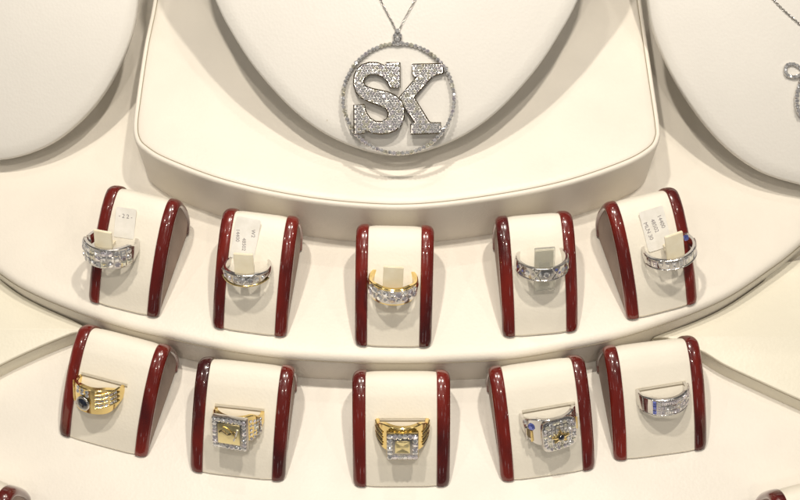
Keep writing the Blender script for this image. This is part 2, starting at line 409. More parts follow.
def put_gem(parent, P, n, up, sx, sy, shape='round', key=None, jitter=9, hz=None, name='diamond'):
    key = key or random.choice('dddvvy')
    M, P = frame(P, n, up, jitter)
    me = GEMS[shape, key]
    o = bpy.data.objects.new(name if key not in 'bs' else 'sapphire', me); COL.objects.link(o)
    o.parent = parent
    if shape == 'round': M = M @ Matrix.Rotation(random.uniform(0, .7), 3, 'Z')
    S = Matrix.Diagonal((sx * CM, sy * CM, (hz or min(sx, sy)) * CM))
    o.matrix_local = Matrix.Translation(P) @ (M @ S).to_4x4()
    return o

# ------------------------------------------------------------------ rings. Local frame: Z = hole axis (upslope), -Y = front of the head, X = right
def cyl(phi, h, r): return Vector((r * math.sin(phi), -r * math.cos(phi), h)) * CM
def cyln(phi): return Vector((math.sin(phi), -math.cos(phi), 0))
def band_mesh(name, r_in, thick, width, m, parent, nseg=96, off=lambda p: 0, edge=.045):
    bm = bmesh.new(); rings = []
    for i in range(nseg):
        p = -math.pi + 2 * math.pi * i / nseg
        w = width(p) / 2; t = thick(p); o_ = off(p)
        e = min(edge, w * .4, t * .4)
        sec = [(r_in, -w + e), (r_in, w - e), (r_in + e * .6, w), (r_in + t - e, w), (r_in + t, w - e), (r_in + t + .02, 0), (r_in + t, -w + e), (r_in + t - e, -w), (r_in + e * .6, -w)]
        rings.append([bm.verts.new(cyl(p, h + o_, r)) for r, h in sec])
    k = len(rings[0])
    for i in range(nseg):
        a, b = rings[i], rings[(i + 1) % nseg]
        for q in range(k): bm.faces.new((a[q], a[(q + 1) % k], b[(q + 1) % k], b[q]))
    return from_bm(name, bm, m, parent, smooth=True, auto=40)
def block(name, cx, cy, cz, sx, sy, sz, m, parent, bev=.04, rotz=0, seg=2):
    bm = bmesh.new(); bmesh.ops.create_cube(bm, size=1)
    bmesh.ops.scale(bm, verts=bm.verts[:], vec=Vector((sx, sy, sz)) * CM)
    if bev: bmesh.ops.bevel(bm, geom=bm.edges[:], offset=bev * CM, segments=seg, affect='EDGES', profile=.5)
    bmesh.ops.rotate(bm, verts=bm.verts[:], cent=(0, 0, 0), matrix=Matrix.Rotation(rotz, 3, 'Z'))
    bmesh.ops.translate(bm, verts=bm.verts[:], vec=Vector((cx, cy, cz)) * CM)
    return from_bm(name, bm, m, parent, smooth=True, auto=40)
def smoothstep(a, b, x):
    t = min(1, max(0, (x - a) / (b - a))); return t * t * (3 - 2 * t)
def ring_root(i, u, v, label, tilt=14, roll=0, spin=0, sink=0.0, name='ring'):
    P, t, n = on_stand(i, u, v)
    x = t.cross(n).normalized()
    if x.x < 0: x = -x
    a = t * math.cos(R(tilt)) + n * math.sin(R(tilt))
    f = n * math.cos(R(tilt)) - t * math.sin(R(tilt))       # front of the head
    M = Matrix((x, -f, a)).transposed()
    nl = M.inverted() @ n
    M = Matrix.Rotation(R(roll), 3, n) @ M
    e = empty(name, P - n * sink * CM, M @ Matrix.Rotation(R(spin), 3, 'Z'))
    return tag(e, label, 'ring', 'rings shown on the red railed stands')

def slot(i, u, v, w, roll=0, dz=0):
    """slit in the cushion with a slightly lifted upper lip"""
    P, t, n = on_stand(i, u, v); x = t.cross(n).normalized()
    if x.x < 0: x = -x
    Rm = Matrix.Rotation(R(roll), 3, n) @ Matrix((x, t, n)).transposed()
    M = stands[i].matrix_world.inverted() @ (Matrix.Translation(P) @ Rm.to_4x4())
    a = block('slot', 0, -.02, .0, w, .09, .03, M_SEAM, stands[i], .01); a.matrix_local = M  # dark strip on the cushion, painted-in shadow gap of the slit
    bm = bmesh.new(); nx, ny = 12, 5; g = []
    for p in range(nx + 1):
        row = []
        for q in range(ny + 1):
            f = q / ny; xx = (p / nx - .5) * w; edge = 1 - abs(2 * p / nx - 1) ** 6
            row.append(bm.verts.new(Vector((xx, .015 + .13 * f, .015 + .03 * (1 - f) ** 2 * edge)) * CM))
        g.append(row)
    for p in range(nx):
        for q in range(ny): bm.faces.new((g[p][q], g[p + 1][q], g[p + 1][q + 1], g[p][q + 1]))
    bmesh.ops.solidify(bm, geom=bm.faces[:], thickness=.03 * CM)
    b = from_bm('slot_lip', bm, M_BAND, stands[i], smooth=True, auto=50); b.matrix_local = M
def holder(i, ring, w, h0, h1, y, m=M_TAB, lean=0):
    """finger of the ring clip: stands inside the ring; a part of the stand"""
    bm = bmesh.new(); bmesh.ops.create_cube(bm, size=1)
    bmesh.ops.scale(bm, verts=bm.verts[:], vec=Vector((w, .16, h1 - h0)) * CM)
    bmesh.ops.bevel(bm, geom=bm.edges[:], offset=.025 * CM, segments=2, affect='EDGES')
    bmesh.ops.translate(bm, verts=bm.verts[:], vec=Vector((0, y, (h0 + h1) / 2)) * CM)
    st = bmesh.ops.create_cube(bm, size=1)['verts']
    bmesh.ops.scale(bm, verts=st, vec=Vector((w * .5, .9, .22)) * CM); bmesh.ops.translate(bm, verts=st, vec=Vector((0, y + .50, .22)) * CM)
    o = from_bm('holder_tab', bm, m, stands[i], smooth=True, auto=40)
    o.matrix_local = stands[i].matrix_world.inverted() @ ring.matrix_world
    return o

def text_mesh(name, s, size, m, parent, M, align='CENTER'):
    cu = bpy.data.curves.new(name, 'FONT'); cu.body = s; cu.size = size * CM; cu.align_x = align; cu.align_y = 'CENTER'; cu.extrude = .003 * CM; cu.offset = 0
    tmp = bpy.data.objects.new(name, cu); COL.objects.link(tmp)
    bpy.context.view_layer.update()
    me = bpy.data.meshes.new_from_object(tmp.evaluated_get(bpy.context.evaluated_depsgraph_get()))
    bpy.data.objects.remove(tmp); me.name = name
    o = link_obj(name, me, m, parent); o.matrix_local = M
    return o
def price_tag(i, u, v, w, h, roll, lines, label, vertical=False, size=.24, lift=.06, tiltx=4):
    P, t, n = on_stand(i, u, v); x = t.cross(n).normalized()
    if x.x < 0: x = -x
    M = Matrix.Rotation(R(roll), 3, n) @ Matrix((x, t, n)).transposed() @ Matrix.Rotation(R(tiltx), 3, 'X')
    e = empty('price_tag', P + n * lift * CM, M); tag(e, label, 'price tag', 'paper price tags hanging behind the rings')
    bm = bmesh.new(); pts = []
    rr = min(w, h) * .08
    for cx, cy, a0 in ((w / 2 - rr, h / 2 - rr, 0), (-w / 2 + rr, h / 2 - rr, 90), (-w / 2 + rr, -h / 2 + rr, 180), (w / 2 - rr, -h / 2 + rr, 270)):
        for q in range(5):
            a = R(a0 + 90 * q / 4); pts.append((cx + rr * math.cos(a), cy + rr * math.sin(a)))
    top = [bm.verts.new(Vector((a, b, .008)) * CM) for a, b in pts]; bot = [bm.verts.new(Vector((a, b, -.008)) * CM) for a, b in pts]
    bm.faces.new(top); bm.faces.new(bot[::-1])
    for q in range(len(pts)): bm.faces.new((top[q], bot[q], bot[(q + 1) % len(pts)], top[(q + 1) % len(pts)]))
    from_bm('card', bm, M_PAPER, e)
    for s, dx, dy in lines:
        ML = Matrix.Translation(Vector((dx, dy, .012)) * CM)
        if vertical: ML = ML @ Matrix.Rotation(R(-82), 4, 'Z')
        text_mesh('printed_text', s, size, M_INK, e, ML)
    return e

# --- 1: wide pavé ring (upper left)
r1 = ring_root(0, 115, 244, 'wide white gold ring with three rows of square diamonds on the leftmost upper stand', tilt=22, roll=3, spin=0, sink=-.40)
Rr = 1.20
wf = lambda p: .60 + .62 * (1 - smoothstep(R(62), R(92), abs(p)))
band_mesh('band', Rr, lambda p: .22, wf, M_SILVER, r1)
for a in range(10):
    for b in range(3):
        p = R(-61 + 122 * a / 9); put_gem(r1, cyl(p, (b - 1) * .33, Rr + .235), cyln(p), Vector((0, 0, 1)), .34, .35, random.choice(('square', 'round')), random.choice('ddvyd'), 16, .34)
block('gallery', -.95, -.55, .50, .55, .12, .16, M_SILVER, r1, .03, R(-60))
holder(0, r1, .95, -.3, 1.45, -.95)
# --- 2: slim ring
r2 = ring_root(1, 249, 266, 'slim white gold ring with seven round diamonds on the second upper stand from the left', tilt=23, roll=4, sink=-.42)
Rr = 1.08
band_mesh('band', Rr, lambda p: .17 + .05 * math.cos(p), lambda p: .40 + .26 * (1 - smoothstep(R(30), R(85), abs(p))), M_SILVER, r2)
for s_ in (-1, 1):
    path = [cyl(R(-66 + 132 * q / 24), s_ * (.31 - .0012 * abs(q - 12) ** 2 * .6), Rr + .23) for q in range(25)]
    tube_obj('edge_rail', path, .045 * CM, M_GOLD if s_ < 0 else M_SILVER, r2)
for q, s_ in enumerate((.26, .31, .37, .42, .37, .31, .26)):
    p = R((q - 3) * 16.5); put_gem(r2, cyl(p, 0, Rr + .22), cyln(p), Vector((0, 0, 1)), s_, s_, 'round', random.choice('ddv'), 6)
for q in range(9):
    p = R(-40 + 10 * q); put_gem(r2, cyl(p, .25, Rr + .23), cyln(p), Vector((0, 0, 1)), .12, .12, 'round', 'd', 12)
holder(1, r2, 1.0, -.2, 1.3, -.72)
# --- 3: yellow gold with zigzag diamonds
r3 = ring_root(2, 393, 281, 'yellow gold band with a zigzag of diamonds on the middle upper stand', tilt=25, roll=-2, sink=-.40)
Rr = 1.08
band_mesh('band', Rr, lambda p: .20, lambda p: .62 + .42 * (1 - smoothstep(R(40), R(90), abs(p))), M_GOLD, r3)
band_mesh('setting', Rr + .17, lambda p: .05, lambda p: .10 + .72 * (1 - smoothstep(R(58), R(72), abs(p))), M_SILVER, r3, edge=.02)
for a in range(9):
    p = R(-60 + 15 * a); zz = .17 if a % 2 else -.13
    put_gem(r3, cyl(p, zz, Rr + .24), cyln(p), Vector((0, 0, 1)), .38, .38, 'round', random.choice('ddv'), 10)
    put_gem(r3, cyl(p, zz - (.33 if a % 2 else -.33), Rr + .235), cyln(p), Vector((0, 0, 1)), .24, .24, 'round', 'd', 12)
path = [cyl(R(-62 + 124 * q / 32), .05 + .12 * math.sin(q * 1.18), Rr + .235) for q in range(33)]
tube_obj('zigzag_ribbon', path, .035 * CM, M_SILVER, r3)
for s_ in (-1, 1):
    for ins, mm in ((-.30, M_RUBY),): block('shoulder_inlay', s_ * (Rr + .17) * math.sin(R(74)), -(Rr + .17) * math.cos(R(74)), -.02, .30, .09, .34, mm, r3, .03, s_ * R(74))
holder(2, r3, 1.02, -.2, 1.6, -.74)
# --- 4: cross pattern band with clear tab
r4 = ring_root(3, 541, 260, 'white gold band engraved with crosses and round diamonds on a clear tab', tilt=23, roll=0, sink=-.38)
Rr = 1.18
band_mesh('band', Rr, lambda p: .16, lambda p: .72, M_SILVER, r4, edge=.03)
for a in range(7):
    p = R(-66 + 22 * a)
    if a % 2 == 0: 
        for s_ in (-1, 1):
            pth = [cyl(p + R(9) * (q / 6 - .5) * 2, s_ * .30 * (q / 6 - .5) * 2, Rr + .185) for q in range(7)]
            tube_obj('cross_bar', pth, .03 * CM, M_GEMY if a % 4 else M_SILVER, r4)
        for dp, dh in ((-9, 0), (9, 0), (0, .21), (0, -.21)): put_gem(r4, cyl(p + R(dp), dh, Rr + .16), cyln(p + R(dp)), Vector((0, 0, 1)), .17, .17, 'square', random.choice('bvd'), 10)
    else: put_gem(r4, cyl(p, 0, Rr + .17), cyln(p), Vector((0, 0, 1)), .36, .36, 'round', 'd', 6)
for s_ in (-1, 1):
    tube_obj('edge_rail', [cyl(R(-90 + 180 * q / 30), s_ * .34, Rr + .165) for q in range(31)], .035 * CM, M_SILVER, r4)
holder(3, r4, 1.05, -1.3, 1.25, -.72, M_CLEAR); 
holder(3, r4, .95, -.1, 1.0, -.50)
# --- 5: baguette channel band
r5 = ring_root(4, 665, 248, 'white gold band of channel set baguette diamonds with a blue stone behind', tilt=22, roll=5, sink=-.40)
Rr = 1.22
band_mesh('band', Rr, lambda p: .17, lambda p: .62, M_SILVER, r5, edge=.03)
for a in range(11):
    p = R(-70 + 14 * a); put_gem(r5, cyl(p, 0, Rr + .165), cyln(p), Vector((0, 0, 1)), .27, .44, 'square', random.choice('dddv'), 10, .25)
for s_ in (-1, 1):
    tube_obj('edge_rail', [cyl(R(-84 + 168 * q / 30), s_ * .275, Rr + .18) for q in range(31)], .035 * CM, M_SILVER, r5)
put_gem(r5, Vector((.62, .0, .42)) * CM, Vector((0, -.8, .4)), Vector((0, 0, 1)), .42, .34, 'oct', 'b', 0)
put_gem(r5, Vector((.98, -.1, .44)) * CM, Vector((0, -.8, .4)), Vector((0, 0, 1)), .26, .30, 'oct', 'b', 10)
holder(4, r5, .98, -.2, 1.5, -.80)
# --- 6: gold ring with dark blue stone
r6 = ring_root(5, 100, 386, 'yellow gold ring with a dark blue oval stone and three diagonal diamond rows', tilt=20, roll=2, spin=5, sink=-.02)
Rr = 1.10
band_mesh('band', Rr, lambda p: .20 + .10 * (1 - smoothstep(R(30), R(70), abs(p))), lambda p: .70 + .85 * (1 - smoothstep(R(25), R(88), abs(p))), M_GOLD, r6)
P6 = cyl(R(-17), -.12, Rr + .40); N6 = cyln(R(-17))
bm = bmesh.new(); tube_bm(bm, [P6 + (Vector((math.cos(R(-17)), math.sin(R(-17)), 0)) * .35 * math.cos(a) + Vector((0, 0, .36)) * math.sin(a)) * CM for a in [2 * math.pi * q / 28 for q in range(28)]], .07 * CM, 6, True)
from_bm('bezel', bm, M_SILVER, r6, smooth=True)
bm = bmesh.new(); bmesh.ops.create_uvsphere(bm, u_segments=20, v_segments=12, radius=1)
bmesh.ops.scale(bm, verts=bm.verts[:], vec=Vector((.36, .20, .37)) * CM); bmesh.ops.rotate(bm, verts=bm.verts[:], cent=(0, 0, 0), matrix=Matrix.Rotation(R(-17), 3, 'Z'))
bmesh.ops.translate(bm, verts=bm.verts[:], vec=P6 - N6 * .02 * CM); from_bm('sapphire', bm, M_SAPH, r6, smooth=True)
for b in range(4):
    for a in range(5):
        p = R(12 + 10 * a); h = .42 - .26 * b + .03 * a - .02
        if b < 3: put_gem(r6, cyl(p, h - .10, Rr + .33 - .015 * a), cyln(p), Vector((0, 0, 1)), .22, .22, 'square', random.choice('ddv'), 10)
    tube_obj('ridge', [cyl(R(8 + 5.5 * q), .50 - .27 * b + .016 * q, Rr + .37 - .010 * q) for q in range(11)], .055 * CM, M_GOLD, r6)
for a in range(3):
    for b in range(2):
        p = R(-34 + 12 * a); put_gem(r6, cyl(p, .42 + .22 * b - .03 * a, Rr + .31), cyln(p), Vector((0, 0, 1)), .24, .24, 'round', 'd', 14)
for a in range(5): tube_obj('ridge', [cyl(R(-56 - 5 * a), -.55 + .1 * q + .04 * a, Rr + .27) for q in range(9)], .04 * CM, M_GOLD, r6)
slot(5, 104, 380, 2.6, 0)
# --- head plate for the square rings
def square_head(root, hw, hh, y, z, plate_m, border, centre_m, gem, n, keys='ddv', corner=False):
    block('head', 0, y, z, hw, .34, hh, plate_m, root, .06)
    block('border', 0, y - .15, z, hw - .04, .10, hh - .04, M_DARKSILVER if border else plate_m, root, .03)
    fy = (y - .205) * CM
    for side in range(4):
        for q in range(n - 1):
            f = (q / (n - 1) - .5) * 2
            X, Z = [(f, 1), (1, -f), (-f, -1), (-1, f)][side]
            put_gem(root, Vector((X * (hw / 2 - gem * .55) * CM, fy, z * CM + Z * (hh / 2 - gem * .55) * CM)), Vector((0, -1, 0)), Vector((0, 0, 1)), gem, gem, 'round', random.choice(keys), 9)
# --- 7
r7 = ring_root(6, 239, 415, 'ring with a square yellow gold plate framed by small diamonds, turned left', tilt=19, roll=2, spin=-7, sink=-.02)
Rr = 1.12
band_mesh('band', Rr, lambda p: .2, lambda p: .62 + .9 * (1 - smoothstep(R(45), R(88), abs(p))), M_GOLD, r7)
square_head(r7, 1.85, 1.85, -1.36, -.1, M_SILVER, True, M_GOLD, .27, 8)
block('plate', 0, -1.60, -.08, 1.16, .08, 1.16, M_PALEGOLD, r7, .03)
tube_obj('engraved_curl', [Vector(((-.30 + .085 * q), -1.655, .36 - .009 * q * q)) * CM for q in range(9)], .045 * CM, M_GOLD, r7)
tube_obj('engraved_curl', [Vector((-.5 + .11 * q, -1.65, .02 + .10 * math.sin(q * 1.1))) * CM for q in range(9)], .05 * CM, M_BRONZE, r7)
tube_obj('engraved_curl', [Vector((.48 - .03 * q, -1.65, .30 - .10 * q)) * CM for q in range(8)], .05 * CM, M_GEM, r7)
for a in range(4):
    for b in range(5):
        p = R(46 + 9.5 * a); 
        if abs(b - 2) < 1 and 0 < a < 3: continue
        put_gem(r7, cyl(p, -.12 + (b - 2) * .26 * (1 - .1 * a), Rr + .22), cyln(p), Vector((0, 0, 1)), .19, .19, 'round', random.choice('ddv'), 12)
put_gem(r7, cyl(R(60), -.05, Rr + .24), cyln(R(60)), Vector((0, 0, 1)), .3, .3, 'square', 'y', 10)
slot(6, 239, 409, 2.6, 0)
# --- 8
r8 = ring_root(7, 402, 424, 'yellow gold ring with a square head of large diamonds around a gold centre', tilt=22, roll=0, sink=.0)
Rr = 1.16
band_mesh('band', Rr, lambda p: .24, lambda p: .55 + 1.05 * (1 - smoothstep(R(38), R(92), abs(p))), M_GOLD, r8)
square_head(r8, 1.62, 1.62, -1.40, -.22, M_GOLD, True, M_GOLD, .31, 6)
block('centre_plate', 0, -1.59, -.22, .76, .10, .76, M_PALEGOLD, r8, .03)
for q in range(4):
    bm = bmesh.new(); c = bm.verts.new(Vector((0, -1.63, -.22)) * CM); a = [(-.34, -.34), (.34, -.34), (.34, .34), (-.34, .34)]
    v0 = bm.verts.new(Vector((a[q][0], -1.645, -.22 + a[q][1])) * CM); v1 = bm.verts.new(Vector((a[(q + 1) % 4][0], -1.645, -.22 + a[(q + 1) % 4][1])) * CM)
    m_ = bm.verts.new(Vector(((a[q][0] + a[(q + 1) % 4][0]) / 2 * .9, -1.665, -.22 + (a[q][1] + a[(q + 1) % 4][1]) / 2 * .9)) * CM)
    bm.faces.new((c, v0, m_)); bm.faces.new((c, m_, v1)); bm.faces.new((v0, v1, m_)); bm.faces.new((c, v1, v0)); from_bm('facet', bm, M_PALEGOLD, r8)
for s_ in (-1, 1):
    for b in range(3): tube_obj('shoulder_ridge', [cyl(s_ * R(44 + 5 * q), .26 - .33 * b + .03 * q, Rr + .27 - .006 * q) for q in range(8)], .05 * CM, M_GOLD, r8)
    for b in range(3): tube_obj('shoulder_groove', [cyl(s_ * R(46 + 5 * q), .10 - .33 * b + .03 * q, Rr + .25 - .006 * q) for q in range(7)], .05 * CM, M_BRONZE, r8)
slot(7, 403, 421, 2.5, 0)
# --- 9
r9 = ring_root(8, 548, 415, 'white gold ring with a rounded square head and pointed gold emblem', tilt=20, roll=2, spin=10, sink=-.02)
Rr = 1.24
band_mesh('band', Rr, lambda p: .22, lambda p: .7 + .95 * (1 - smoothstep(R(42), R(95), abs(p))), M_SILVER, r9)
bm = bmesh.new(); rr_ = []
for dy, k in ((.18, .92), (-.06, .96), (-.15, .93), (-.18, .88)):
    rr_.append([bm.verts.new(Vector((k * math.cos(t) * (abs(math.cos(t)) ** 5 + abs(math.sin(t)) ** 5) ** -.2, -1.40 + dy, -.12 + k * math.sin(t) * (abs(math.cos(t)) ** 5 + abs(math.sin(t)) ** 5) ** -.2)) * CM) for t in [2 * math.pi * q / 48 for q in range(48)]])
for a, b in zip(rr_, rr_[1:]):
    for q in range(48): bm.faces.new((a[q], a[(q + 1) % 48], b[(q + 1) % 48], b[q]))
bm.faces.new(rr_[0]); bm.faces.new(rr_[-1]); from_bm('head', bm, M_SILVER, r9, smooth=True, auto=40)
nn = 28
for q in range(nn):
    a = 2 * math.pi * q / nn + .1; rx = (abs(math.cos(a)) ** 4 + abs(math.sin(a)) ** 4) ** -.25
    put_gem(r9, Vector((rx * math.cos(a) * .79, -1.595, -.12 + rx * math.sin(a) * .79)) * CM, Vector((0, -1, 0)), Vector((0, 0, 1)), .22, .22, 'round', random.choice('ddvy'), 12)
for q in range(6):
    for w in range(6):
        x_, z_ = (q - 2.5) * .215, (w - 2.5) * .215
        put_gem(r9, Vector((x_, -1.58, -.12 + z_)) * CM, Vector((0, -1, 0)), Vector((0, 0, 1)), .20, .20, 'square', random.choice('ddy'), 12)
bm = bmesh.new()
star = []
for q in range(12):
    a = math.pi / 2 + 2 * math.pi * q / 12; rr = (.60, .24, .24, .62, .24, .34)[q % 6] if True else 0
    star.append((rr * math.cos(a), rr * math.sin(a) - .12))
star = [(0, .50), (.16, .14), (.30, .06), (.62, -.02), (.34, -.18), (.42, -.46), (.14, -.34), (0, -.40), (-.14, -.34), (-.42, -.46), (-.34, -.18), (-.62, -.02), (-.30, .06), (-.16, .14)]
f_ = [bm.verts.new(Vector((x_ * .8, -1.70, z_ * .8 - .12)) * CM) for x_, z_ in star]; b_ = [bm.verts.new(Vector((x_ * .8, -1.60, z_ * .8 - .12)) * CM) for x_, z_ in star]; c_ = bm.verts.new(Vector((0, -1.76, -.18)) * CM)
for q in range(len(star)):
    q1 = (q + 1) % len(star); bm.faces.new((f_[q], f_[q1], c_)); bm.faces.new((f_[q], b_[q], b_[q1], f_[q1]))
bm.faces.new(b_)
from_bm('emblem', bm, M_GOLD, r9)
bm = bmesh.new(); bmesh.ops.create_uvsphere(bm, u_segments=16, v_segments=10, radius=1); bmesh.ops.scale(bm, verts=bm.verts[:], vec=Vector((.17, .10, .17)) * CM); bmesh.ops.translate(bm, verts=bm.verts[:], vec=Vector((0, -1.76, -.18)) * CM); from_bm('emblem_stone', bm, M_SAPH, r9, smooth=True)
put_gem(r9, cyl(R(-56), .28, Rr + .26), cyln(R(-56)), Vector((0, 0, 1)), .42, .42, 'round', 'b', 6)
put_gem(r9, cyl(R(-74), .36, Rr + .24), cyln(R(-74)), Vector((0, 0, 1)), .3, .3, 'round', 'd', 6)
for s_ in (-1, 1):
    for b in range(2): tube_obj('shoulder_link', [cyl(s_ * R(56 + 14 * b), -.62 + .1 * q, Rr + .26) for q in range(8)], .07 * CM, M_GOLD if b == 0 else M_SILVER, r9)
    block('shoulder_panel', s_ * (Rr + .2) * math.sin(R(63)), -(Rr + .2) * math.cos(R(63)), -.22, .24, .08, .6, M_BRONZE, r9, .02, s_ * R(63))
slot(8, 549, 408, 2.8, 2)
# --- 10
r10 = ring_root(9, 661, 393, 'white gold ring with three rows of diamonds between red, white and blue bars', tilt=20, roll=2, spin=4, sink=-.02)
Rr = 1.16
band_mesh('band', Rr, lambda p: .2, lambda p: .78 + .28 * (1 - smoothstep(R(45), R(88), abs(p))), M_SILVER, r10)
for a in range(12):
    for b in range(3):
        p = R(-26 + 8.6 * a); put_gem(r10, cyl(p, (b - 1) * .285, Rr + .215), cyln(p), Vector((0, 0, 1)), .2, .24, 'square', random.choice('dvvd'), 12)
for b in range(3): put_gem(r10, cyl(R(-36), (b - 1) * .27, Rr + .22), cyln(R(-36)), Vector((0, 0, 1)), .2, .27, 'square', 'b', 8)
def bar(p, w, m): block('bar', (Rr + .2) * math.sin(p), -(Rr + .2) * math.cos(p), 0, w, .07, .84, m, r10, .02, p)
bar(R(-47), .12, M_WHITE); bar(R(-56), .19, M_RUBY); bar(R(-70), .30, M_SILVER)
for s_ in (-.5, .5): tube_obj('edge_rail', [cyl(R(-80 + 160 * q / 30), s_ * .92, Rr + .20) for q in range(31)], .03 * CM, M_SILVER, r10)
slot(9, 661, 387, 2.7, 2)

# price tags behind the upper rings
price_tag(0, 125, 223, 1.1, 1.6, 5, [('- 2 2 -', 0, .35)], 'small rounded white tag above the wide diamond ring', size=.31)
price_tag(1, 245, 239, 1.3, 2.2, -4, [('14400', -.42, .1), ('48502', -.02, -.3), ('W2', .36, .35)], 'white tag with vertical print above the slim diamond ring', vertical=True, size=.27)
price_tag(4, 655, 229, 1.35, 2.2, 3, [('MLN 30', -.42, .0), ('48502', -.02, .18), ('14400', .38, .30)], 'white printed tag above the baguette diamond band', vertical=True, size=.30)


# ------------------------------------------------------------------ necklace busts
def bust(px, zlow, slope, label, bulge=.9, thick=.9, name='necklace_bust', tilt_x=0):
    low = max(px, key=lambda q: q[1])
    P0 = on_z(low[0], low[1], zlow)
    n = Matrix.Rotation(R(tilt_x), 3, 'Z') @ Vector((0, -math.sin(R(slope)), math.cos(R(slope))))
    ex = Vector((1, 0, 0)); ex = (ex - n * ex.dot(n)).normalized(); ey = n.cross(ex)
    pts = resample(catmull([on_plane(u, v, P0, n) for u, v in px], 10), 200)
    c = sum(pts, Vector()) / len(pts)
    loc = [Vector(((p - c).dot(ex), (p - c).dot(ey), 0)) for p in pts]
    bm = bmesh.new(); rings = []
    # from the back centre round the edge to the front centre: (scale, z cm)
    prof = [(.90, -thick), (.965, -thick * .97), (.988, -thick * .8), (.998, -thick * .5), (1.0, -thick * .25), (.997, -.08), (.988, .03)]
    for q in range(1, 15):
        f = .988 * (1 - q / 15); prof.append((f, .03 + bulge * (1 - (f / .988) ** 2)))
    for s, z in prof: rings.append([bm.verts.new((p.x * s, p.y * s, z * CM)) for p in loc])
    for a, b in zip(rings, rings[1:]):
        for i in range(200): bm.faces.new((a[i], a[(i + 1) % 200], b[(i + 1) % 200], b[i]))
    bm.faces.new(rings[0]); bm.faces.new(rings[-1])
    e = empty(name, c, Matrix((ex, ey, n)).transposed()); tag(e, label, 'necklace bust', 'oval ivory necklace busts')
    from_bm('panel', bm, M_BUST, e, smooth=True, auto=50)
    ml = max(-p.y for p in loc)
    return e, c, n, ex, ey
B1, c1, n1, ex1, ey1 = bust([(396, 155.5), (345, 143.5), (300, 116), (258, 72), (230, 30), (214, -2), (185, -70), (180, -140), (225, -200), (300, -225), (396, -232), (492, -225), (568, -200), (612, -140), (608, -70), (579, -2), (562, 30), (534, 72), (492, 116), (447, 143.5)], H3 + 1.5, 29, 'centre ivory bust carrying the round initial pendant')
B2, c2, n2, *_ = bust([(-5, 160), (40, 149), (76, 125), (106, 90), (128, 45), (138, 0), (138, -60), (120, -120), (60, -170), (-10, -185), (-80, -170), (-135, -120), (-150, -60), (-148, 0), (-135, 50), (-112, 92), (-82, 127), (-48, 149)], H2 + 1.4, 31, 'left ivory bust with no necklace in view')
B3, c3, n3, ex3, ey3 = bust([(822, 187), (800, 184.5), (758, 170), (718, 139), (681, 90), (657, 40), (648, 0), (644, -60), (660, -120), (720, -170), (800, -185), (880, -170), (945, -120), (965, -60), (962, 0), (950, 50), (925, 100), (888, 145), (858, 174)], H2 + 1.4, 31, 'right ivory bust carrying a necklace with a bow charm')
# easel props under the busts
for B, h in ((B1, H3), (B2, H2), (B3, H2)):
    inv = B.matrix_world.inverted()
    bm = bmesh.new()
    c = B.matrix_world.translation
    for s_ in (-1, 1):
        top = c + Vector((s_ * .05, .02, -.014)); foot = Vector((top.x, top.y + .03, (h + .03) * CM))
        tube_bm(bm, [inv @ top, inv @ ((top + foot) / 2), inv @ foot], .004, 8)
    lowp = on_z(0, 0, 0)
    from_bm('easel', bm, M_BUST, B, smooth=True)
    bm = bmesh.new()
    # low foot: short block under the panel near its lower edge
    q = c - B.matrix_world.to_3x3() @ Vector((0, .055, .0)); q = Vector((q.x, q.y, 0))
    zt = (c - (B.matrix_world.to_3x3() @ Vector((0, .055, .0)))).z - .010
    tube_bm(bm, [inv @ Vector((q.x, q.y + .006, zt)), inv @ Vector((q.x, q.y + .006, (h + .03) * CM))], .012, 12)
    from_bm('foot', bm, M_BUST, B, smooth=True)

# ------------------------------------------------------------------ initial pendant necklace
def bust_hit(B, u, v):
    """first hit on the bust panel"""
    o = [c for c in B.children if c.name.startswith('panel')][0]
    Mi = B.matrix_world.inverted(); a = Mi @ CAMP; d = (Mi.to_3x3() @ ray(u, v)).normalized()
    ok, loc, nrm, _ = o.ray_cast(a, d)
    return (B.matrix_world @ loc, (B.matrix_world.to_3x3() @ nrm).normalized()) if ok else None
bpy.context.view_layer.update()
hp, hn = bust_hit(B1, 398, 90)
PN = n1; 
top_hit = bust_hit(B1, 398, 45)[0]
# pendant plane: rests on the bulge near its top, hangs in front of the lower edge
pp = hp + n1 * .30 * CM
nk = empty('pendant_necklace', pp, Matrix((ex1, ey1, n1)).transposed())
tag(nk, 'diamond circle pendant with large letters SK on a fine chain', 'necklace')
NI = nk.matrix_world.inverted()
def L2(u, v, dz=0): return NI @ on_plane(u, v, pp + n1 * dz * CM, n1)
cc = L2(398.5, 98.5); rad_x = (L2(454, 98) - L2(343, 98)).length / 2; rad_y = (L2(398, 43.5) - L2(398, 153.5)).length / 2
hoop = bpy.data.objects.new('hoop', None)
def circ(a, k=1.0, z=0): return cc + Vector((math.cos(a) * rad_x * k, math.sin(a) * rad_y * k, z * CM))
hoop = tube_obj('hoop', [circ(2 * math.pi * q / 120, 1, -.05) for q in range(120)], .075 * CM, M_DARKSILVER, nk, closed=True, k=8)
NH = 80
for q in range(NH):
    a = 2 * math.pi * q / NH; put_gem(nk, circ(a, 1.0, .07), Vector((0, 0, 1)), Vector((-math.sin(a), math.cos(a), 0)), .235, .235, 'round', random.choice('dddvy'), 22, .34)
